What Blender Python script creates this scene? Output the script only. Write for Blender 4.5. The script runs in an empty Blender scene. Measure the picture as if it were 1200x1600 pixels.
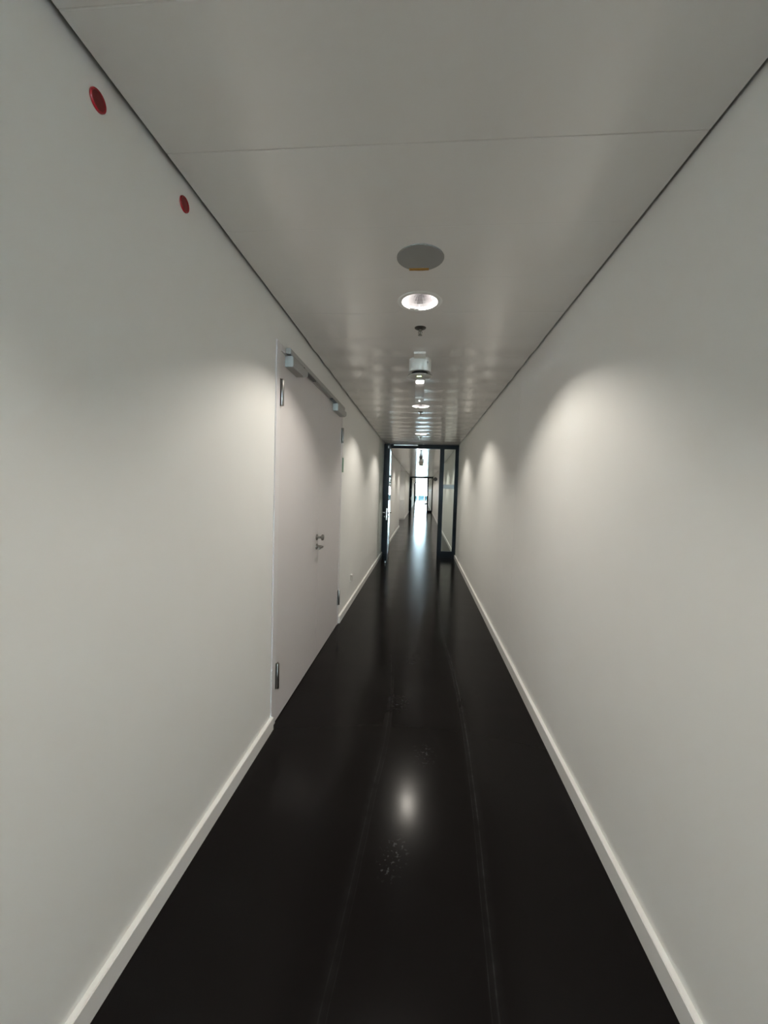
import bpy, bmesh, math, random
from mathutils import Vector, Matrix
random.seed(7)
PI = math.pi
SC = bpy.context.scene
COL = SC.collection

# ------------------------------------------------------------------ camera
cam_d = bpy.data.cameras.new('camera')
cam = bpy.data.objects.new('camera', cam_d)
COL.objects.link(cam)
cam_d.sensor_fit = 'VERTICAL'
cam_d.sensor_height = 36.0
cam_d.lens = 645.0 * 36.0 / 1600.0
cam_d.clip_start = 0.02
cam_d.clip_end = 400
_r = Vector((0.9955, 0.0904, 0.0300)).normalized()
_f = Vector((-0.0888, 0.9947, -0.0517)).normalized()
_u = _r.cross(_f).normalized()
_r = _f.cross(_u).normalized()
m = Matrix(((_r.x, _u.x, -_f.x, 0), (_r.y, _u.y, -_f.y, 0), (_r.z, _u.z, -_f.z, 1.5), (0, 0, 0, 1)))
cam.matrix_world = m
SC.camera = cam

# ------------------------------------------------------------------ world, exposure
SKY_STRENGTH = 30.0
SKY_COLOR = (0.70, 0.88, 1.0, 1)
LAMP_POWER = 5.3
LAMP_COLOR = (1.0, 0.935, 0.83)
w = bpy.data.worlds.new('overcast_sky')
SC.world = w
w.use_nodes = True
bg = w.node_tree.nodes['Background']
bg.inputs[0].default_value = SKY_COLOR
bg.inputs[1].default_value = SKY_STRENGTH
SC.view_settings.view_transform = 'Standard'
SC.view_settings.look = 'None'
SC.view_settings.exposure = 1.77
SC.view_settings.gamma = 1.0
SC.view_settings.use_curve_mapping = False
SC.cycles.use_denoising = True
SC.cycles.max_bounces = 12
SC.cycles.diffuse_bounces = 6
SC.cycles.glossy_bounces = 6
SC.cycles.transmission_bounces = 8
SC.cycles.sample_clamp_indirect = 6.0
SC.cycles.caustics_refractive = False
SC.cycles.caustics_reflective = False

# ------------------------------------------------------------------ sizes (metres)
XL, XR, H = -0.881, 0.807, 2.574      # left wall, right wall, ceiling
WT = 0.12
Y0 = -9.0                             # corridor end behind, closed by an added window
Y_FRAME = 9.5                         # first glazed partition
ALC0, ALC1, ALCX = 17.0, 22.0, -1.9   # alcove on the left
Y_THIRD = 50.0
Y_END = 72.0
LAMPX = -0.047

# ------------------------------------------------------------------ materials
def mat(name, color, rough=0.5, metal=0.0, spec=0.5, coat=0.0, coat_rough=0.1, emis=None, estr=0.0):
    m = bpy.data.materials.new(name); m.use_nodes = True
    b = m.node_tree.nodes['Principled BSDF']
    b.inputs['Base Color'].default_value = (*color, 1)
    b.inputs['Roughness'].default_value = rough
    b.inputs['Metallic'].default_value = metal
    b.inputs['Specular IOR Level'].default_value = spec
    b.inputs['Coat Weight'].default_value = coat
    b.inputs['Coat Roughness'].default_value = coat_rough
    if emis:
        b.inputs['Emission Color'].default_value = (*emis, 1)
        b.inputs['Emission Strength'].default_value = estr
    return m

def noise_bump(m, scale, strength, dist=0.001, stretch=(1, 1, 1), col=None, detail=4):
    nt = m.node_tree; N = nt.nodes; L = nt.links
    b = N['Principled BSDF']
    tc = N.new('ShaderNodeTexCoord'); mp = N.new('ShaderNodeMapping')
    mp.inputs['Scale'].default_value = stretch
    L.new(tc.outputs['Object'], mp.inputs[0])
    n = N.new('ShaderNodeTexNoise'); n.inputs['Scale'].default_value = scale
    n.inputs['Detail'].default_value = detail
    L.new(mp.outputs[0], n.inputs['Vector'])
    bp = N.new('ShaderNodeBump'); bp.inputs['Strength'].default_value = strength
    bp.inputs['Distance'].default_value = dist
    L.new(n.outputs[0], bp.inputs['Height']); L.new(bp.outputs[0], b.inputs['Normal'])
    if col:
        n2 = N.new('ShaderNodeTexNoise'); n2.inputs['Scale'].default_value = scale * 0.02
        L.new(mp.outputs[0], n2.inputs['Vector'])
        mx = N.new('ShaderNodeMix'); mx.data_type = 'RGBA'
        mx.inputs['A'].default_value = (*col[0], 1); mx.inputs['B'].default_value = (*col[1], 1)
        L.new(n2.outputs[0], mx.inputs['Factor']); L.new(mx.outputs['Result'], b.inputs['Base Color'])
    return m

M = {}
M['wall'] = noise_bump(mat('white_wall_paint', (0.74, 0.735, 0.71), 0.62, spec=0.35), 260, 0.25, 0.0006,
                       col=((0.845, 0.845, 0.825), (0.865, 0.865, 0.845)))
M['ceiling'] = noise_bump(mat('satin_white_metal_ceiling', (0.60, 0.59, 0.565), 0.15, spec=0.65), 3.0, 0.03, 0.002,
                          stretch=(1, 1, 1), col=((0.76, 0.745, 0.72), (0.78, 0.765, 0.74)), detail=1)
M['skirting'] = mat('white_skirting_paint', (0.92, 0.91, 0.89), 0.35)
M['plenum'] = mat('dark_void_lining', (0.05, 0.05, 0.05), 0.9)
M['door'] = noise_bump(mat('pale_grey_door_lacquer', (0.73, 0.70, 0.705), 0.38), 180, 0.15, 0.0004)
M['door_frame'] = mat('pale_grey_frame_lacquer', (0.76, 0.735, 0.74), 0.38)
M['alu'] = mat('grey_anodised_aluminium', (0.42, 0.42, 0.41), 0.42, metal=0.55)
M['alu_light'] = mat('light_aluminium', (0.80, 0.78, 0.80), 0.35, metal=0.3)
M['steel'] = mat('brushed_steel', (0.30, 0.29, 0.275), 0.28, metal=1.0)
M['black_gap'] = mat('black_recess', (0.006, 0.006, 0.006), 0.8)
M['black'] = mat('black_powder_coat', (0.003, 0.0035, 0.005), 0.3, spec=0.06)
M['blk_plastic'] = mat('black_plastic', (0.006, 0.006, 0.006), 0.6)
M['red'] = mat('red_plastic', (0.30, 0.003, 0.008), 0.35)
M['red_dark'] = mat('dark_red_plastic', (0.17, 0.002, 0.005), 0.4)
M['green'] = mat('muted_green_sign', (0.16, 0.30, 0.20), 0.35)
M['white_plastic'] = mat('white_plastic', (0.74, 0.73, 0.69), 0.35)
M['grey_plastic'] = mat('grey_plastic', (0.42, 0.39, 0.36), 0.45)
M['dish'] = mat('pale_grey_detector_cover', (0.50, 0.50, 0.47), 0.25)
M['reflector'] = mat('faceted_metal_reflector', (0.80, 0.78, 0.84), 0.22, metal=1.0)
M['trim'] = mat('white_metal_trim', (0.72, 0.72, 0.70), 0.35)
M['lens'] = mat('lit_lamp_lens', (0.9, 0.9, 0.85), 0.4, emis=(1.0, 0.95, 0.85), estr=12)
M['led'] = mat('lit_status_led', (0.5, 0.8, 0.3), 0.4, emis=(0.65, 1.0, 0.35), estr=1.2)
M['emlens'] = mat('lit_white_lens', (0.9, 0.9, 0.9), 0.3, emis=(0.95, 0.98, 1.0), estr=3.0)
M['orange'] = mat('orange_label', (0.34, 0.17, 0.02), 0.5)
M['dark_steel'] = mat('dark_sprinkler_metal', (0.07, 0.068, 0.062), 0.4, metal=0.7)
M['bulb'] = mat('sprinkler_frame_metal', (0.25, 0.25, 0.22), 0.35, metal=0.8)
M['winframe'] = mat('grey_window_frame', (0.35, 0.40, 0.44), 0.4)
M['cyan'] = mat('pale_blue_glazed_panel', (0.30, 0.55, 0.66), 0.3)
M['film'] = mat('frosted_marking_film', (0.78, 0.88, 0.92), 0.5)
M['sign_dark'] = mat('dark_sign_plate', (0.06, 0.06, 0.065), 0.4)

g = bpy.data.materials.new('clear_glass'); g.use_nodes = True     # thin pane: mostly clear, grazing reflections
nt = g.node_tree; N = nt.nodes; L = nt.links
N.remove(N['Principled BSDF'])
tr = N.new('ShaderNodeBsdfTransparent'); tr.inputs[0].default_value = (0.90, 0.94, 0.93, 1)
gl = N.new('ShaderNodeBsdfGlossy'); gl.inputs['Roughness'].default_value = 0.02
fr = N.new('ShaderNodeFresnel'); fr.inputs[0].default_value = 1.5
mx = N.new('ShaderNodeMixShader')
ge = N.new('ShaderNodeNewGeometry'); io = N.new('ShaderNodeMath'); io.operation = 'MULTIPLY_ADD'
io.inputs[1].default_value = 1 / 1.5 - 1.5; io.inputs[2].default_value = 1.5
L.new(ge.outputs['Backfacing'], io.inputs[0]); L.new(io.outputs[0], fr.inputs[0])
L.new(fr.outputs[0], mx.inputs[0]); L.new(tr.outputs[0], mx.inputs[1]); L.new(gl.outputs[0], mx.inputs[2])
L.new(mx.outputs[0], N['Material Output'].inputs[0])
M['glass'] = g

# speaker grille with fine perforation
sp = mat('perforated_grey_grille', (0.22, 0.22, 0.215), 0.5)
nt = sp.node_tree; N = nt.nodes; L = nt.links
tc = N.new('ShaderNodeTexCoord'); vo = N.new('ShaderNodeTexVoronoi'); vo.inputs['Scale'].default_value = 300
vo.inputs['Randomness'].default_value = 0.1
L.new(tc.outputs['Object'], vo.inputs['Vector'])
cr = N.new('ShaderNodeValToRGB'); cr.color_ramp.elements[0].position = 0.25; cr.color_ramp.elements[1].position = 0.4
cr.color_ramp.elements[0].color = (0.11, 0.11, 0.105, 1); cr.color_ramp.elements[1].color = (0.27, 0.27, 0.262, 1)
L.new(vo.outputs['Distance'], cr.inputs[0]); L.new(cr.outputs[0], N['Principled BSDF'].inputs['Base Color'])
M['grille'] = sp

# ---- floor: black sheet floor with long worn wheel lines and scuffs
def floor_material():
    m = mat('black_polished_floor', (0.011, 0.010, 0.010), 0.26, spec=0.06)
    nt = m.node_tree; N = nt.nodes; L = nt.links; b = N['Principled BSDF']
    tc = N.new('ShaderNodeTexCoord'); sx = N.new('ShaderNodeSeparateXYZ')
    L.new(tc.outputs['Object'], sx.inputs[0])
    X, Y = sx.outputs[0], sx.outputs[1]
    def math_(op, a, b_=None, c=None, clamp=False):
        n = N.new('ShaderNodeMath'); n.operation = op; n.use_clamp = clamp
        for i, v in enumerate((a, b_, c)):
            if v is None: continue
            if isinstance(v, (int, float)): n.inputs[i].default_value = v
            else: L.new(v, n.inputs[i])
        return n.outputs[0]
    tn = N.new('ShaderNodeTexNoise'); tn.inputs['Scale'].default_value = 14; tn.inputs['Detail'].default_value = 6
    L.new(tc.outputs['Object'], tn.inputs['Vector'])
    big = N.new('ShaderNodeTexNoise'); big.inputs['Scale'].default_value = 2.2; big.inputs['Detail'].default_value = 3
    L.new(tc.outputs['Object'], big.inputs['Vector'])
    YA, YB = 0.8, 9.0
    yn = math_('DIVIDE', math_('SUBTRACT', Y, YA), YB - YA, clamp=True)
    total = None
    def line(pts, width, gain, dx=0.0):
        fc = N.new('ShaderNodeFloatCurve'); cv = fc.mapping.curves[0]
        P = sorted(((y - YA) / (YB - YA), (x + dx + 1) / 2) for x, y in pts)
        cv.points[0].location = (0, P[0][1]); cv.points[1].location = (1, P[-1][1])
        for px, py in P:
            if 0.01 < px < 0.99: cv.points.new(px, py)
        fc.mapping.update()
        L.new(yn, fc.inputs['Value'])
        xc = math_('SUBTRACT', math_('MULTIPLY', fc.outputs[0], 2.0), 1.0)
        d = math_('ABSOLUTE', math_('SUBTRACT', X, xc))
        f = math_('SUBTRACT', 1.0, math_('DIVIDE', d, width), clamp=True)
        br = math_('SUBTRACT', math_('MULTIPLY', tn.outputs[0], 2.4), 0.55, clamp=True)
        return math_('MULTIPLY', math_('MULTIPLY', f, br), gain)
    RL = [(0.288, 6.004), (0.278, 4.363), (0.327, 3.311), (0.33, 2.519), (0.32, 2.12), (0.306, 1.757), (0.291, 1.498), (0.281, 1.285), (0.273, 1.13)]
    LL = [(-0.374, 6.708), (-0.275, 4.365), (-0.181, 3.018), (-0.171, 2.383), (-0.196, 1.96), (-0.21, 1.629), (-0.218, 1.437), (-0.23, 1.226), (-0.239, 1.072)]
    parts = [line(RL, 0.005, 0.65), line(RL, 0.003, 0.45, -0.020), line(RL, 0.03, 0.16),
             line(LL, 0.005, 0.35), line(LL, 0.003, 0.25, 0.022), line(LL, 0.03, 0.12)]
    sc = N.new('ShaderNodeTexNoise'); sc.inputs['Scale'].default_value = 55; sc.inputs['Detail'].default_value = 5
    L.new(tc.outputs['Object'], sc.inputs['Vector'])
    speck = math_('MULTIPLY', math_('SUBTRACT', sc.outputs[0], 0.56, clamp=True), 9.0, clamp=True)
    for (x, y, r, k) in [(-0.037, 3.636, 0.11, 1.0), (-0.118, 2.857, 0.09, 1.0), (0.068, 2.307, 0.08, 1.0), (-0.06, 1.632, 0.07, 1.6), (-0.087, 1.57, 0.05, 1.6)]:
        dx = math_('SUBTRACT', X, x); dy = math_('MULTIPLY', math_('SUBTRACT', Y, y), 0.6)
        d = math_('SQRT', math_('ADD', math_('MULTIPLY', dx, dx), math_('MULTIPLY', dy, dy)))
        parts.append(math_('MULTIPLY', math_('MULTIPLY', math_('SUBTRACT', 1.0, math_('DIVIDE', d, r), clamp=True), speck), k))
    total = parts[0]
    for p in parts[1:]: total = math_('MAXIMUM', total, p)
    mx = N.new('ShaderNodeMix'); mx.data_type = 'RGBA'
    mx.inputs['A'].default_value = (0.0088, 0.0075, 0.0075, 1); mx.inputs['B'].default_value = (0.050, 0.050, 0.052, 1)
    L.new(total, mx.inputs['Factor'])
    L.new(mx.outputs['Result'], b.inputs['Base Color'])
    ro = math_('ADD', math_('MULTIPLY', big.outputs[0], 0.10), 0.12)
    ro = math_('ADD', ro, math_('MULTIPLY', total, 0.2))
    L.new(ro, b.inputs['Roughness'])
    # the sheet is not perfectly level: slow ripples along the corridor
    wv = N.new('ShaderNodeTexNoise'); wv.inputs['Scale'].default_value = 1.0; wv.inputs['Detail'].default_value = 2
    mp = N.new('ShaderNodeMapping'); mp.inputs['Scale'].default_value = (0.35, 1.5, 1)
    L.new(tc.outputs['Object'], mp.inputs[0]); L.new(mp.outputs[0], wv.inputs['Vector'])
    bp = N.new('ShaderNodeBump'); bp.inputs['Strength'].default_value = 1.0; bp.inputs['Distance'].default_value = 0.0032
    L.new(wv.outputs[0], bp.inputs['Height'])
    bp2 = N.new('ShaderNodeBump'); bp2.inputs['Strength'].default_value = 0.12; bp2.inputs['Distance'].default_value = 0.0004
    L.new(sc.outputs[0], bp2.inputs['Height']); L.new(bp.outputs[0], bp2.inputs['Normal'])
    L.new(bp2.outputs[0], b.inputs['Normal'])
    return m
M['floor'] = floor_material()

# ------------------------------------------------------------------ mesh helpers
def box(bm, x0, x1, y0, y1, z0, z1, bev=0.0, seg=2):
    vs = [bm.verts.new((x, y, z)) for x in (x0, x1) for y in (y0, y1) for z in (z0, z1)]
    idx = ((0, 1, 3, 2), (4, 6, 7, 5), (0, 4, 5, 1), (2, 3, 7, 6), (0, 2, 6, 4), (1, 5, 7, 3))
    fs = [bm.faces.new([vs[i] for i in f]) for f in idx]
    if bev > 0:
        es = set(e for f in fs for e in f.edges)
        bmesh.ops.bevel(bm, geom=list(es), offset=bev, segments=seg, affect='EDGES', clamp_overlap=True)
    return vs

def lathe(bm, prof, c=(0, 0, 0), n=48, axis='Z', close=True):
    """prof = [(r, t)], revolved about an axis through c"""
    rings = []
    for r, t in prof:
        if r < 1e-6:
            p = {'Z': (0, 0, t), 'X': (t, 0, 0), 'Y': (0, t, 0)}[axis]
            rings.append([bm.verts.new((c[0] + p[0], c[1] + p[1], c[2] + p[2]))]); continue
        ring = []
        for k in range(n):
            a = 2 * PI * k / n; u, v = r * math.cos(a), r * math.sin(a)
            p = {'Z': (u, v, t), 'X': (t, u, v), 'Y': (u, t, v)}[axis]
            ring.append(bm.verts.new((c[0] + p[0], c[1] + p[1], c[2] + p[2])))
        rings.append(ring)
    for a, b in zip(rings, rings[1:]):
        for k in range(n):
            k2 = (k + 1) % n
            if len(a) == 1 and len(b) == 1: continue
            if len(a) == 1: bm.faces.new((a[0], b[k], b[k2]))
            elif len(b) == 1: bm.faces.new((a[k], b[0], a[k2]))
            else: bm.faces.new((a[k], b[k], b[k2], a[k2]))

def prism(bm, poly, y0, y1):
    """outline in x,z swept along y"""
    a = [bm.verts.new((x, y0, z)) for x, z in poly]; b = [bm.verts.new((x, y1, z)) for x, z in poly]
    bm.faces.new(a); bm.faces.new(b[::-1]); n = len(poly)
    for i in range(n):
        j = (i + 1) % n; bm.faces.new((a[i], b[i], b[j], a[j]))

def tube(bm, pts, r, n=14):
    pts = [Vector(p) for p in pts]; rings = []
    for i, p in enumerate(pts):
        d = (pts[min(i + 1, len(pts) - 1)] - pts[max(i - 1, 0)]).normalized()
        up = Vector((0, 0, 1)) if abs(d.z) < 0.9 else Vector((1, 0, 0))
        s = d.cross(up).normalized(); t = d.cross(s).normalized()
        rings.append([bm.verts.new(p + r * (math.cos(2 * PI * k / n) * s + math.sin(2 * PI * k / n) * t)) for k in range(n)])
    for a, b in zip(rings, rings[1:]):
        for k in range(n):
            bm.faces.new((a[k], a[(k + 1) % n], b[(k + 1) % n], b[k]))
    bm.faces.new(rings[0][::-1]); bm.faces.new(rings[-1])

def obj(name, fn, material, parent=None, smooth=False, label=None, origin=None, recalc=True):
    bm = bmesh.new(); fn(bm)
    if recalc: bmesh.ops.recalc_face_normals(bm, faces=bm.faces[:])
    me = bpy.data.meshes.new(name)
    if origin is not None:
        bmesh.ops.translate(bm, verts=bm.verts[:], vec=-Vector(origin))
    bm.to_mesh(me); bm.free()
    if smooth:
        me.shade_smooth(); me.set_sharp_from_angle(angle=math.radians(35))
    me.materials.append(material)
    o = bpy.data.objects.new(name, me); COL.objects.link(o)
    if origin is not None: o.location = origin
    if parent is not None: o.parent = parent
    if label: o['label'] = label
    return o

def thing(name, label, cat, loc=(0, 0, 0), group=None, kind=None):
    o = bpy.data.objects.new(name, None); COL.objects.link(o); o.location = loc
    o.empty_display_size = 0.05
    o['label'] = label; o['category'] = cat
    if group: o['group'] = group
    if kind: o['kind'] = kind
    return o

def tag(o, label, cat, group=None, kind=None):
    o['label'] = label; o['category'] = cat
    if group: o['group'] = group
    if kind: o['kind'] = kind
    return o

def copy_tree(o, parent=None):
    c = o.copy(); COL.objects.link(c)
    if parent is not None: c.parent = parent
    for ch in list(o.children): copy_tree(ch, c)
    return c

def struct(name, fn, m, label, cat, **k):
    return tag(obj(name, fn, m, **k), label, cat, kind='structure')

# ------------------------------------------------------------------ shell
D0, D1, DH = 2.415, 4.50, 2.380        # double door opening in the left wall
WTOP = H + 0.14
def f_floor(bm):
    box(bm, XL - 0.3, XR + 0.3, Y0, Y_THIRD, -0.1, 0)
    box(bm, ALCX - 0.2, XL - 0.3, ALC0 - 0.2, ALC1 + 0.2, -0.1, 0)
    box(bm, -3.2, 3.2, Y_THIRD, Y_END + 0.3, -0.1, 0)
struct('floor', f_floor, M['floor'], 'polished black sheet floor running the full length of the corridor', 'floor')

def f_wl(bm):
    x0, x1 = XL - WT, XL - 0.004
    box(bm, x0, x1, Y0, D0, 0, WTOP)
    box(bm, x0, x1, D0, D1, DH, WTOP)
    box(bm, x0, x1, D1, ALC0, 0, WTOP)
    box(bm, ALCX - WT, x0, ALC0 - WT, ALC0, 0, WTOP)
    box(bm, ALCX - WT, ALCX, ALC0, ALC1, 0, WTOP)
    box(bm, ALCX - WT, x1, ALC1, ALC1 + WT, 0, WTOP)
    box(bm, x0, x1, ALC1 + WT, Y_THIRD, 0, WTOP)
    box(bm, -3.2, x0, Y_THIRD - WT, Y_THIRD, 0, WTOP)
    box(bm, -3.2, -3.08, Y_THIRD, Y_END, 0, WTOP)
struct('wall_left', f_wl, M['wall'], 'off-white wall on the left with the double door', 'wall')

SEAM = 3.67
def f_wr(bm):
    x0, x1 = XR + 0.004, XR + WT
    box(bm, x0, x1, Y0, SEAM - 0.002, 0, WTOP)
    box(bm, x0 + 0.006, x1, SEAM - 0.002, SEAM + 0.002, 0, WTOP)
    box(bm, x0, x1, SEAM + 0.002, Y_THIRD, 0, WTOP)
    box(bm, x1, 3.2, Y_THIRD - WT, Y_THIRD, 0, WTOP)
    box(bm, 3.08, 3.2, Y_THIRD, Y_END, 0, WTOP)
struct('wall_right', f_wr, M['wall'], 'off-white plain wall on the right with a thin vertical panel joint', 'wall')

# skirting boards: proud of the wall, with a flat top that catches the light
BT, BHT = 0.022, 0.079
def f_bl(bm):
    for a, b in ((Y0, D0 + 0.004), (D1 - 0.006, ALC0), (ALC1 + WT - 0.12, Y_THIRD - 0.1)):
        box(bm, XL - 0.004, XL - 0.004 + BT, a, b, 0, BHT, 0.002)
    box(bm, ALCX, XL - 0.01, ALC1 - BT, ALC1, 0, BHT, 0.002)
    box(bm, ALCX, ALCX + BT, ALC0, ALC1 - BT, 0, BHT, 0.002)
struct('baseboard_left', f_bl, M['skirting'], 'white skirting board along the left wall, broken by the double door', 'baseboard')
def f_br(bm):
    box(bm, XR + 0.004 - BT, XR + 0.004, Y0, Y_THIRD - 0.1, 0, BHT + 0.004, 0.002)
struct('baseboard_right', f_br, M['skirting'], 'white skirting board along the foot of the right wall', 'baseboard')

# ceiling: crosswise metal panels, slightly sagging, with holes for the downlights
LAMP_Y = [2.4, 5.25, 7.75] + [10.45 + 2.7 * k for k in range(15)] 
LAMP_BACK = [-0.35, -3.05, -5.75]
PITCH, JOINT0 = 0.405, 1.33
CX0, CX1 = XL + 0.017, XR - 0.010
HOLE = 0.102
def pan(y):
    t = ((y - JOINT0) / PITCH) % 1.0
    k = math.floor((y - JOINT0) / PITCH)
    a = 0.0007 if k < 4 else 0.0060 + 0.0015 * math.sin(k * 12.9898)
    return -a * 0.5 * (1 - math.cos(2 * PI * t))
def f_ceil(bm):
    def z(y): return H + pan(y)
    HS = 0.15
    cuts = [(y - HS, y + HS) for y in LAMP_BACK + LAMP_Y]
    k0 = math.floor((Y0 - JOINT0) / PITCH); ys = []
    y = JOINT0 + k0 * PITCH
    while y < Y_THIRD:
        for s in range(8):
            v = y + PITCH * s / 8
            if s == 0:
                ys += [(v - 0.0015, 0), (v, 0), (v + 0.0006, 1), (v + 0.0034, 1), (v + 0.0040, 0), (v + 0.0055, 0)]
            else: ys.append((v, 0))
        y += PITCH
    for a, b in cuts:
        ys = [t for t in ys if not (a - 0.004 < t[0] < a + 0.004 or b - 0.004 < t[0] < b + 0.004)]
        ys += [(a, 0), (b, 0)]
    ys = sorted(t for t in ys if Y0 < t[0] < Y_THIRD)
    xs = [CX0, LAMPX - HS, LAMPX + HS, CX1]
    rows = [[bm.verts.new((x, t[0], z(t[0]) + ((0.0032 if abs(t[0] - JOINT0) < 0.01 else (0.0012 if t[0] < 1.0 else 0.0004)) if t[1] else 0))) for x in xs] for t in ys]
    def inhole(ym): return any(a - 1e-6 < ym < b + 1e-6 for a, b in cuts)
    for i in range(len(rows) - 1):
        ym = (ys[i][0] + ys[i + 1][0]) / 2
        for j in range(3):
            if j == 1 and inhole(ym): continue
            bm.faces.new((rows[i][j], rows[i + 1][j], rows[i + 1][j + 1], rows[i][j + 1]))
    for a, b in cuts:                       # square with a round hole
        yc = (a + b) / 2; ia = min(range(len(ys)), key=lambda i: abs(ys[i][0] - a)); ib = min(range(len(ys)), key=lambda i: abs(ys[i][0] - b))
        loop = [rows[i][2] for i in range(ia, ib + 1)] + [rows[i][1] for i in range(ib, ia - 1, -1)]
        ang = [math.atan2(v.co.y - yc, v.co.x - LAMPX) for v in loop]
        n = 48; per = []
        # densify the perimeter: one circle vertex per perimeter vertex plus extra fans
        circ = [bm.verts.new((LAMPX + HOLE * math.cos(2 * PI * k / n), yc + HOLE * math.sin(2 * PI * k / n),
                              z(yc + HOLE * math.sin(2 * PI * k / n)))) for k in range(n)]
        order = sorted(range(len(loop)), key=lambda i: ang[i] % (2 * PI))
        loop = [loop[i] for i in order]; ang = [ang[i] % (2 * PI) for i in order]
        i, k = 0, 0; ml = len(loop)
        ci = round(ang[0] / (2 * PI) * n)
        a_i = 0; steps = 0
        cur = ci
        while steps < ml + n:
            nl = ang[(a_i + 1) % ml] + (2 * PI if a_i + 1 >= ml else 0)
            nc = (cur + 1) * 2 * PI / n
            adv_l = a_i < ml and (cur - ci >= n or nl <= nc)
            if adv_l:
                bm.faces.new((loop[a_i % ml], loop[(a_i + 1) % ml], circ[cur % n])); a_i += 1
            else:
                bm.faces.new((loop[a_i % ml], circ[(cur + 1) % n], circ[cur % n])); cur += 1
            steps += 1
    for f in bm.faces: f.smooth = True
def f_ceil2(bm):
    f_ceil(bm)
    bmesh.ops.recalc_face_normals(bm, faces=bm.faces[:])
    if sum(f.normal.z for f in bm.faces) > 0: bmesh.ops.reverse_faces(bm, faces=bm.faces[:])
    # raise the ends so that the sheet has an edge
    bmesh.ops.recalc_face_normals
struct('ceiling', f_ceil2, M['ceiling'], 'satin white metal panel ceiling with crosswise joints', 'ceiling', recalc=False)

def f_plenum(bm):
    box(bm, XL - WT, XR + WT, Y0, Y_THIRD, H + 0.14, H + 0.2)
    box(bm, ALCX - WT, XL - WT, ALC0 - WT, ALC1 + WT, H + 0.14, H + 0.2)
struct('trim_1', f_plenum, M['plenum'], 'dark void above the ceiling panels, seen in the shadow gap along the walls', 'ceiling void')
struct('trim_2', lambda bm: box(bm, ALCX, XL + 0.006, ALC0, ALC1, H, H + 0.02), M['ceiling'],
       'ceiling of the shallow alcove on the far left', 'ceiling')
struct('trim_3', lambda bm: box(bm, -3.2, 3.2, Y_THIRD + 0.05, Y_END, H, H + 0.2), M['ceiling'],
       'ceiling of the bright room at the far end', 'ceiling')

# windows at both ends; the one behind the viewer is added for fill light
def window(name, y, x0, x1, n, z0, label, rail=None):
    w_ = thing(name, label, 'window', ((x0 + x1) / 2, y, 0), kind='structure'); w_.location = (0, 0, 0)
    def fr(bm):
        box(bm, x0, x1, y - 0.03, y + 0.03, 0, z0); box(bm, x0, x1, y - 0.03, y + 0.03, H - 0.05, WTOP)
        for k in range(n + 1):
            x = x0 + (x1 - x0) * k / n
            box(bm, x - 0.03, x + 0.03, y - 0.03, y + 0.03, z0, H - 0.05)
    obj('window_frame', fr, M['winframe'], w_)
    for k in range(n):
        xa, xb = x0 + (x1 - x0) * k / n + 0.03, x0 + (x1 - x0) * (k + 1) / n - 0.03
        obj('window_pane', lambda bm: box(bm, xa, xb, y - 0.004, y + 0.004, z0, H - 0.05), M['glass'], w_)
        if rail:
            obj('parapet_panel', lambda bm: box(bm, xa + 0.04, xb - 0.04, y + 0.06, y + 0.09, z0, rail), M['cyan'], w_)
    return w_
window('window_1', Y_END, -3.08, 3.08, 5, 0.10, 'floor-to-ceiling daylight window at the far end of the corridor', rail=0.85)
window('added_back_window', Y0 + 0.05, XL, XR, 1, 1.35, 'unseen window added behind the viewer as cool fill light, closing the corridor')
struct('wall_back', lambda bm: (box(bm, XL - WT, XL, Y0 - 0.12, Y0, 0, WTOP), box(bm, XR, XR + WT, Y0 - 0.12, Y0, 0, WTOP)),
       M['wall'], 'white end wall behind the viewer', 'wall')

# ------------------------------------------------------------------ double door on the left
def lever(name, base, parent, side=1, length=0.115, back=-1, mt='steel'):
    """rosette, neck and lever; side = direction out of the leaf along x, back = direction of the grip along y"""
    bx, by, bz = base
    def fn(bm):
        lathe(bm, [(0, 0), (0.026, 0), (0.026, side * 0.006), (0.024, side * 0.008), (0, side * 0.008)], (bx, by, bz), 28, 'X')
        pts = [(bx + side * 0.006, by, bz), (bx + side * 0.040, by, bz), (bx + side * 0.050, by + back * 0.004, bz),
               (bx + side * 0.055, by + back * 0.014, bz), (bx + side * 0.055, by + back * length, bz)]
        tube(bm, pts, 0.0105)
    return obj(name, fn, M[mt], parent, smooth=True)

d1 = thing('door_1', 'pale grey double door flush in the left wall with an overhead closer', 'door', kind='structure')
FX = XL + 0.002
def f_dframe(bm):
    a = XL - WT + 0.01
    box(bm, a, FX, D0 + 0.004, D0 + 0.075, 0, DH - 0.004, 0.002)
    box(bm, a, FX, D1 - 0.052, D1 - 0.004, 0, DH - 0.004, 0.002)
    box(bm, a, FX, D0 + 0.075, D1 - 0.052, DH - 0.045, DH - 0.004, 0.002)
obj('door_frame', f_dframe, M['door_frame'], d1)
LY0, LYM, LY1, LZ = D0 + 0.079, 3.505, D1 - 0.056, DH - 0.049
leafs = []
for a, b in ((LY0, LYM - 0.0018), (LYM + 0.0018, LY1)):
    leafs.append(obj('door_leaf', lambda bm: box(bm, XL - 0.055, XL - 0.001, a, b, 0.006, LZ, 0.0015), M['door'], d1))
obj('door_stop', lambda bm: box(bm, XL - 0.095, XL - 0.062, D0 + 0.075, D1 - 0.052, 0, DH - 0.045), M['black_gap'], d1)
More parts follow.
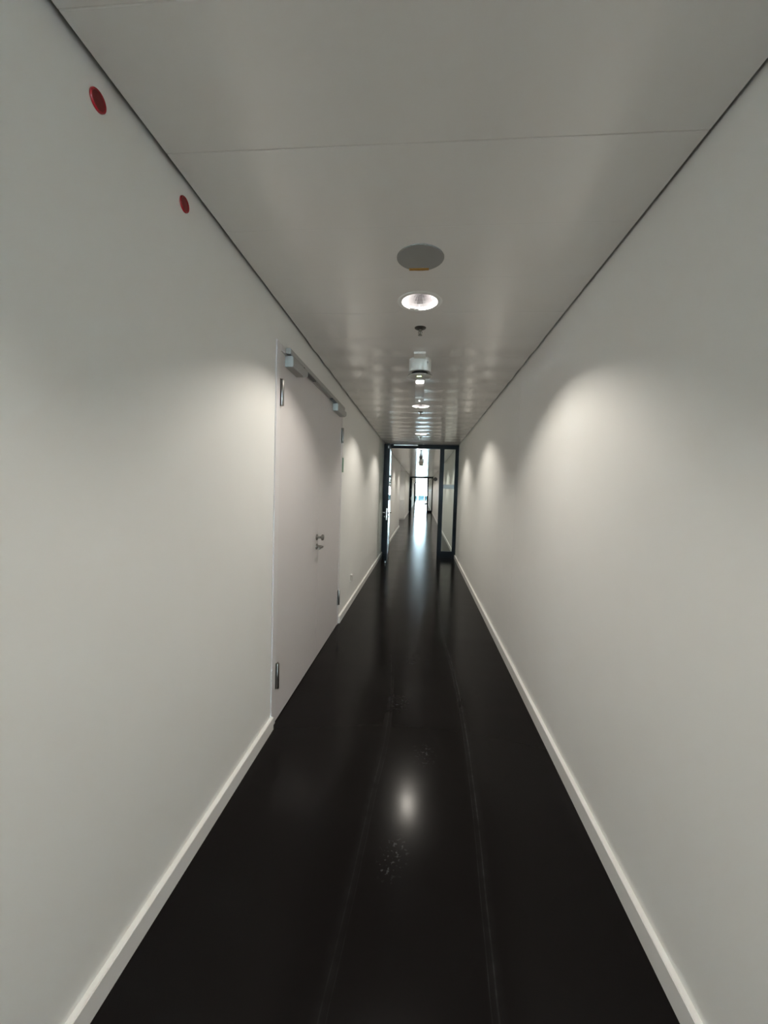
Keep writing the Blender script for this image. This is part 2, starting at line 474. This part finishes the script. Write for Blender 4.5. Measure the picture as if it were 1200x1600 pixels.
def hinge(y, s, z, par):
    def fn(bm):
        lathe(bm, [(0, 0), (0.0095, 0), (0.0105, 0.002), (0.0105, 0.160), (0.0095, 0.162), (0, 0.162)], (XL + 0.012, y, z), 20)
        box(bm, XL - 0.001, XL + 0.004, y, y + s * 0.035, z + 0.004, z + 0.158, 0.001)
        for q in (0.052, 0.108):
            lathe(bm, [(0.0112, 0), (0.0112, 0.003)], (XL + 0.012, y, z + q), 20)
    h = obj('hinge', fn, M['steel'], par, smooth=True)
    obj('hinge_gap', lambda bm: box(bm, XL - 0.002, XL + 0.0035, y - s * 0.012, y, z - 0.002, z + 0.164), M['blk_plastic'], h)
for z in (0.225, 2.000):
    hinge(LY0 - 0.001, 1, z, leafs[0]); hinge(LY1 + 0.001, -1, z, leafs[1])
# closer: guide rail on the head, closer body on each leaf
def f_rail(bm): box(bm, FX, FX + 0.032, 2.57, 4.42, 2.340, 2.376, 0.003)
obj('guide_rail', f_rail, M['alu'], d1)
def f_body(y0, y1, z0, z1, rounded):
    def fn(bm):
        poly = [(y0, z1), (y1, z1), (y1, z1 - (z1 - z0) * 0.55)]
        if rounded:
            for k in range(1, 9):
                a = k / 8 * PI / 2
                poly.append((y1 - 0.10 * math.sin(a) * 1.0, z0 + (z1 - z0) * 0.45 * (1 - math.sin(a))))
        else: poly.append((y1, z0))
        poly.append((y0, z0))
        a = [bm.verts.new((XL, y, z)) for y, z in poly]; b = [bm.verts.new((XL + 0.052, y, z)) for y, z in poly]
        bm.faces.new(a); bm.faces.new(b[::-1])
        for i in range(len(poly)):
            j = (i + 1) % len(poly); bm.faces.new((a[i], b[i], b[j], a[j]))
        es = [e for e in bm.edges if all(abs(v.co.x - XL - 0.052) < 1e-5 for v in e.verts)]
        bmesh.ops.bevel(bm, geom=es, offset=0.004, segments=2, affect='EDGES')
    return fn
obj('closer_body', f_body(2.57, 2.91, 2.258, 2.326, True), M['alu'], leafs[0])
obj('closer_body', f_body(3.97, 4.42, 2.258, 2.326, True), M['alu'], leafs[1])
def f_arm(bm):
    tube(bm, [(XL + 0.030, 2.88, 2.322), (XL + 0.026, 2.88, 2.345)], 0.010)
    box(bm, XL + 0.008, XL + 0.036, 2.88, 3.20, 2.3275, 2.3385, 0.002)
obj('closer_arm', f_arm, M['sign_dark'], leafs[0])
def f_arm2(bm):
    box(bm, XL + 0.008, XL + 0.036, 3.80, 4.16, 2.3275, 2.3385, 0.002)
obj('closer_arm', f_arm2, M['sign_dark'], leafs[1])
# handle set near the meeting edge
lever('door_handle', (XL - 0.001, 3.455, 1.005), leafs[0])
def f_knob(bm):
    lathe(bm, [(0, 0), (0.027, 0), (0.027, 0.006), (0.024, 0.009), (0.011, 0.010), (0.010, 0.038), (0.018, 0.041),
               (0.026, 0.047), (0.026, 0.058), (0.022, 0.062), (0, 0.063)], (XL - 0.001, 3.455, 1.085), 28, 'X')
obj('lock_knob', f_knob, M['steel'], leafs[0], smooth=True)

gp = obj('green_sign_plate', lambda bm: box(bm, XL - 0.0035, XL + 0.004, 4.515, 4.575, 1.69, 1.85, 0.0015), M['green'])
tag(gp, 'small green plate on the left wall beside the double door', 'sign')

# power outlet low on the left wall
po = thing('wall_outlet', 'small white outlet low on the left wall past the double door', 'outlet', (XL - 0.004, 5.3, 0.35))
obj('cover_plate', lambda bm: box(bm, 0, 0.022, -0.042, 0.042, -0.042, 0.042, 0.003), M['white_plastic'], po)
def f_sock(bm):
    lathe(bm, [(0.030, 0.0221), (0.021, 0.0235), (0.019, 0.0232), (0.018, 0.0224), (0, 0.0224)], (0, 0, 0), 28, 'X')
obj('socket_face', f_sock, M['white_plastic'], po, smooth=True)
obj('socket_hole', lambda bm: [lathe(bm, [(0.0028, 0.0222), (0.0028, 0.0232), (0, 0.0232)], (0, s * 0.0095, 0), 12, 'X') for s in (-1, 1)],
    M['blk_plastic'], po)

# red discs high on the left wall
def red_disc(y, z, label):
    t = thing('red_wall_disc', label, 'marker disc', (XL - 0.004, y, z), group='red discs on the left wall')
    def rim(bm): lathe(bm, [(0.0265, 0), (0.0265, 0.004), (0.0250, 0.0062), (0.0225, 0.0062), (0.0215, 0.0048), (0.0215, 0)], (0, 0, 0), 40, 'X')
    obj('rim', rim, M['red'], t, smooth=True)
    def face(bm): lathe(bm, [(0.0215, 0.0045), (0.014, 0.0040), (0.006, 0.0046), (0, 0.0048)], (0, 0, 0), 40, 'X')
    obj('face', face, M['red_dark'], t, smooth=True)
red_disc(1.065, 2.501, 'larger-looking round red disc on the left wall under the ceiling, nearest one')
red_disc(1.463, 2.504, 'smaller-looking round red disc on the left wall, closer to the double door')

# ------------------------------------------------------------------ ceiling fittings
def make_downlight():
    t = thing('ceiling_downlight', '', 'ceiling light')
    def trim(bm): lathe(bm, [(0.100, 0.004), (0.1005, -0.003), (0.103, -0.0045), (0.122, -0.004), (0.127, -0.0015), (0.127, 0.001)], n=64)
    obj('trim_ring', trim, M['trim'], t, smooth=True)
    def bowl(bm):
        prof = [(0.1000, 0.0), (0.0975, 0.012), (0.090, 0.026), (0.079, 0.038), (0.064, 0.050), (0.046, 0.060), (0.028, 0.066), (0.028, 0.085), (0, 0.085)]
        n = 32
        lathe(bm, prof, n=n)
    obj('reflector_bowl', bowl, M['reflector'], t)
    def lens(bm): lathe(bm, [(0.0, 0.0655), (0.020, 0.0655), (0.026, 0.070), (0.026, 0.080), (0, 0.080)], n=32)
    obj('lamp_lens', lens, M['lens'], t, smooth=True)
    ld = bpy.data.lights.new('lamp', 'AREA'); ld.shape = 'DISK'; ld.size = 0.050
    ld.energy = LAMP_POWER; ld.color = LAMP_COLOR
    lo = bpy.data.objects.new('lamp', ld); COL.objects.link(lo); lo.parent = t; lo.location = (0, 0, 0.062)
    return t
ORD = ['first', 'second', 'third', 'fourth', 'fifth', 'sixth', 'seventh', 'eighth', 'ninth', 'tenth', 'eleventh', 'twelfth',
       'thirteenth', 'fourteenth', 'fifteenth', 'sixteenth']
proto = make_downlight()
n_lab = ['round recessed downlight lit beside the grey speaker disc', 'lit round downlight between the detector cluster and the black glazed door',
         'last lit downlight just in front of the black glazed door frame']
for i, y in enumerate(LAMP_Y):
    o = proto if i == 0 else copy_tree(proto)
    o.location = (LAMPX, y, H)
    o['label'] = n_lab[i] if i < 3 else 'small distant ceiling downlight beyond the black glazed door, %s one past it' % ORD[i - 3]
    o['group'] = 'recessed downlights along the corridor ceiling'
for i, y in enumerate(LAMP_BACK):
    o = copy_tree(proto); o.location = (LAMPX, y, H)
    o['label'] = 'recessed ceiling downlight behind the viewer, %s one back' % ORD[i]
    o['group'] = 'recessed downlights along the corridor ceiling'

# flush round speaker
s = thing('ceiling_speaker', 'flat grey round speaker grille in the ceiling with an orange strip', 'speaker', (-0.042, 1.958, H - 0.001))
obj('speaker_grille', lambda bm: lathe(bm, [(0.108, 0.0), (0.108, -0.003), (0.106, -0.0045), (0, -0.0055)], n=64), M['grille'], s, smooth=True)
obj('orange_strip', lambda bm: box(bm, -0.054, 0.040, 0.080, 0.096, -0.0085, -0.0035, 0.001), M['orange'], s)

# sprinklers
def make_sprinkler():
    t = thing('sprinkler_head', '', 'sprinkler')
    obj('rosette', lambda bm: lathe(bm, [(0.038, 0.0), (0.037, -0.004), (0.026, -0.010), (0.016, -0.013), (0, -0.013)], n=32), M['dark_steel'], t, smooth=True)
    def body(bm):
        lathe(bm, [(0, -0.010), (0.010, -0.010), (0.010, -0.022), (0.006, -0.024), (0, -0.024)], n=16)
        for sx in (-1, 1):
            tube(bm, [(sx * 0.009, 0, -0.020), (sx * 0.012, 0, -0.032), (sx * 0.004, 0, -0.046)], 0.002, 8)
        tube(bm, [(0, 0, -0.022), (0, 0, -0.048)], 0.0028, 8)
    obj('sprinkler_body', body, M['bulb'], t, smooth=True)
    def defl(bm):
        lathe(bm, [(0, -0.0465), (0.006, -0.0465), (0.006, -0.049), (0, -0.049)], n=16)
        for k in range(10):
            a = 2 * PI * k / 10
            c, s_ = math.cos(a), math.sin(a)
            vs = [bm.verts.new((c * r - s_ * w_, s_ * r + c * w_, z)) for z in (-0.049, -0.0475) for r, w_ in ((0.005, -0.002), (0.014, -0.003), (0.014, 0.003), (0.005, 0.002))]
            for f in ((0, 1, 2, 3), (7, 6, 5, 4), (0, 4, 5, 1), (1, 5, 6, 2), (2, 6, 7, 3), (3, 7, 4, 0)): bm.faces.new([vs[i] for i in f])
    obj('deflector', defl, M['bulb'], t)
    return t
sprk = make_sprinkler()
sl = ['dark sprinkler head with flat rosette just past the nearest lit downlight', 'dark sprinkler head just past the second lit downlight',
      'tiny dark sprinkler head right before the black glazed door', 'tiny sprinkler head seen through the top of the open glazed doorway',
      'tiny sprinkler head beyond the distant detector', 'farthest tiny sprinkler head near the far glazed partition']
for i, y in enumerate((2.775, 5.62, 8.12, 10.75, 19.7, 27.2)):
    o = sprk if i == 0 else copy_tree(sprk)
    o.location = (-0.045, y, H); o['label'] = sl[i]; o['group'] = 'sprinkler heads along the ceiling'

# smoke detector with sounder base
def make_detector():
    t = thing('smoke_detector', '', 'detector')
    obj('sounder_base', lambda bm: lathe(bm, [(0.089, 0.0), (0.089, -0.096), (0.086, -0.103), (0.060, -0.104), (0, -0.104)], n=56), M['white_plastic'], t, smooth=True)
    obj('dark_collar', lambda bm: lathe(bm, [(0.066, -0.1035), (0.066, -0.118), (0.074, -0.122), (0.100, -0.1295), (0.101, -0.132), (0, -0.132)], n=56), M['blk_plastic'], t, smooth=True)
    obj('detector_cover', lambda bm: lathe(bm, [(0.100, -0.1318), (0.098, -0.137), (0.080, -0.143), (0.050, -0.147), (0, -0.148)], n=56), M['dish'], t, smooth=True)
    obj('status_light', lambda bm: box(bm, -0.022, 0.014, -0.060, -0.046, -0.1485, -0.143, 0.001), M['led'], t)
    obj('screw_hole', lambda bm: lathe(bm, [(0.006, -0.0893), (0.006, -0.080), (0, -0.080)], (0.058, 0.016, -0.04), 14, 'Y'), M['blk_plastic'], t)
    return t
det = make_detector()
det.location = (-0.047, 3.44, H); det['label'] = 'round white detector on a deep base with a black collar, hanging in the near ceiling'
det['group'] = 'detectors on the corridor ceiling'
d2 = copy_tree(det); d2.location = (-0.047, 15.0, H); d2['label'] = 'tiny dark-looking detector hanging beyond the open glazed doorway'
cb = obj('cable_box', lambda bm: box(bm, -0.045, 0.045, -0.055, 0.055, -0.022, 0, 0.003), M['white_plastic'])
cb.location = (-0.050, 3.275, H); tag(cb, 'flat pale cable box on the ceiling in front of the round detector', 'box')

em = thing('emergency_light', 'grey box-shaped lamp hanging from the ceiling behind the round detector', 'emergency light', (-0.052, 4.12, H))
obj('housing', lambda bm: box(bm, -0.044, 0.044, -0.10, 0.11, -0.165, 0, 0.006), M['grey_plastic'], em)
obj('front_lens', lambda bm: box(bm, -0.036, 0.038, -0.108, -0.098, -0.040, -0.012, 0.004), M['emlens'], em)
obj('bottom_cap', lambda bm: box(bm, -0.043, 0.043, -0.095, 0.105, -0.178, -0.165, 0.004), M['white_plastic'], em)
obj('indicator', lambda bm: lathe(bm, [(0.006, -0.178), (0.005, -0.182), (0, -0.183)], (0, 0.02, 0), 16), M['emlens'], em, smooth=True)

ms = thing('motion_sensor', 'small dark square sensor on the ceiling seen through the open glazed doorway', 'sensor', (-0.055, 12.7, H))
obj('housing', lambda bm: box(bm, -0.045, 0.045, -0.045, 0.045, -0.065, 0, 0.004), M['sign_dark'], ms)
obj('sensor_dome', lambda bm: lathe(bm, [(0.030, -0.065), (0.026, -0.080), (0.014, -0.088), (0, -0.090)], n=20), M['dark_steel'], ms, smooth=True)

rs = thing('round_projecting_sign', 'small dark round sign projecting from the right wall far down the corridor', 'sign', (XR + 0.004, 22.0, 2.18))
obj('sign_disc', lambda bm: lathe(bm, [(0, -0.012), (0.095, -0.012), (0.100, -0.008), (0.100, 0.008), (0.095, 0.012), (0, 0.012)], (-0.105, 0, 0), 36, 'Y'), M['sign_dark'], rs, smooth=True)
obj('bracket', lambda bm: box(bm, -0.02, 0, -0.006, 0.006, -0.05, 0.05), M['steel'], rs)

# ------------------------------------------------------------------ black glazed partitions with open doors
def partition(name, Y, label, full=True, leaf_len=1.03, rail=True):
    t = thing(name, label, 'glass door', (0, Y, 0), kind='structure')
    zt = H - 0.004; bz = H - 0.098
    xl, xr = XL - 0.003, XR + 0.003
    mx0, mx1 = 0.392, 0.487
    def fr(bm):
        box(bm, xl, -0.725, -0.03, 0.03, 0, zt, 0.002)
        box(bm, xr - 0.078, xr, -0.03, 0.03, 0, zt, 0.002)
        box(bm, mx0, mx1, -0.03, 0.03, 0, bz, 0.002)
        box(bm, -0.725, xr - 0.078, -0.03, 0.03, bz, zt, 0.002)
        box(bm, mx1, xr - 0.078, -0.03, 0.03, 0, 0.155, 0.002)
    obj('partition_frame', fr, M['black'], t)
    obj('side_glass', lambda bm: box(bm, mx1, xr - 0.078, -0.004, 0.004, 0.155, bz), M['glass'], t)
    obj('marking_band', lambda bm: box(bm, mx1 + 0.001, xr - 0.079, -0.0062, -0.0042, 1.585, 1.680), M['film'], t, label='pale frosted band')
    if rail:
        obj('guide_rail', lambda bm: box(bm, -0.665, -0.115, -0.052, -0.030, H - 0.040, H - 0.014, 0.002), M['alu_light'], t)
    # leaf, hinged on the left post and swung fully open towards the viewer
    lf = bpy.data.objects.new('door_leaf_frame', None)
    LT = 0.055; W = leaf_len; HL = bz - 0.012
    def lfm(bm):       # local: hinge at origin, leaf runs to +x, thickness in y
        box(bm, 0, 0.070, -LT / 2, LT / 2, 0.008, HL, 0.002)
        box(bm, W - 0.085, W, -LT / 2, LT / 2, 0.008, HL, 0.002)
        box(bm, 0.070, W - 0.085, -LT / 2, LT / 2, 0.008, 0.155, 0.002)
        box(bm, 0.070, W - 0.085, -LT / 2, LT / 2, HL - 0.085, HL, 0.002)
    bpy.data.objects.remove(lf)
    lf = obj('door_leaf', lfm, M['black'], t)
    obj('leaf_glass', lambda bm: box(bm, 0.070, W - 0.085, -0.025, 0.025, 0.155, HL - 0.085), M['glass'], lf)
    for s_ in (1, -1):
        obj('marking_band', lambda bm: box(bm, 0.071, W - 0.086, 0.0255, 0.0265, 1.585, 1.680) if s_ > 0 else box(bm, 0.071, W - 0.086, -0.0265, -0.0255, 1.585, 1.680), M['film'], lf, label='pale frosted band')
    def han(bm):
        for s_ in (1, -1):
            o_ = LT / 2
            tube(bm, [(W - 0.045, s_ * o_, 1.05), (W - 0.045, s_ * (o_ + 0.050), 1.05), (W - 0.055, s_ * (o_ + 0.058), 1.05), (W - 0.165, s_ * (o_ + 0.058), 1.05)], 0.010)
            lathe(bm, [(0.026, 0), (0.026, s_ * 0.008), (0, s_ * 0.008)], (W - 0.045, s_ * o_, 1.05), 24, 'Y')
            lathe(bm, [(0.024, 0), (0.024, s_ * 0.010), (0.012, s_ * 0.012), (0.012, s_ * 0.03), (0, s_ * 0.03)], (W - 0.045, s_ * o_, 0.965), 24, 'Y')
    obj('door_handle', han, M['steel'], lf, smooth=True)
    obj('lock_plate', lambda bm: box(bm, W, W + 0.002, -0.012, 0.012, 0.90, 1.14), M['alu_light'], lf)
    obj('flush_bolt', lambda bm: box(bm, W, W + 0.003, -0.010, 0.010, HL - 0.10, HL - 0.05), M['alu'], lf)
    obj('flush_bolt', lambda bm: box(bm, W, W + 0.004, -0.012, 0.012, 0.012, 0.05), M['alu'], lf)
    lf.location = (-0.733, -0.04, 0)
    lf.rotation_euler = (0, 0, math.radians(-88.0))
    return t
partition('door_2', Y_FRAME, 'black-framed glass door standing open against the left, with a narrow fixed side pane')
partition('door_3', 30.0, 'second black-framed glass door far down the corridor, standing open', rail=False)
partition('door_4', Y_THIRD - 0.05, 'third and farthest black-framed glass door before the bright window', rail=False)

# alcove: low white cabinet against the wall that faces the viewer
lc = thing('low_cabinet', 'low white cabinet in the distant alcove on the left', 'cabinet', (-1.20, ALC1 - BT - 0.003, 0))
obj('body', lambda bm: box(bm, -0.28, 0.28, -0.38, 0, 0.06, 1.06, 0.004), M['skirting'], lc)
obj('plinth', lambda bm: box(bm, -0.27, 0.27, -0.36, -0.01, 0, 0.06), M['skirting'], lc)
for k in (-1, 1):
    dd = obj('cabinet_door', lambda bm: box(bm, min(0.003 * k, 0.278 * k), max(0.003 * k, 0.278 * k), -0.398, -0.381, 0.07, 1.05, 0.002), M['skirting'], lc)
    obj('door_pull', lambda bm: box(bm, 0.03 * k - 0.005, 0.03 * k + 0.005, -0.415, -0.399, 0.75, 0.87, 0.002), M['steel'], dd)

# round lamp added to brighten the alcove, out of sight behind the wall corner
al = thing('added_alcove_lamp', 'unseen round lamp added on the alcove ceiling to brighten the distant alcove', 'ceiling light', (-1.45, 20.2, H))
obj('lamp_body', lambda bm: lathe(bm, [(0.15, 0), (0.15, -0.04), (0.14, -0.045), (0.13, -0.045), (0.13, -0.03), (0, -0.03)], n=36), M['trim'], al, smooth=True)
obj('diffuser', lambda bm: lathe(bm, [(0.128, -0.040), (0.08, -0.052), (0, -0.056)], n=36), mat('added_lamp_diffuser', (0.9, 0.9, 0.9), 0.4, emis=(1.0, 0.97, 0.92), estr=14), al, smooth=True)
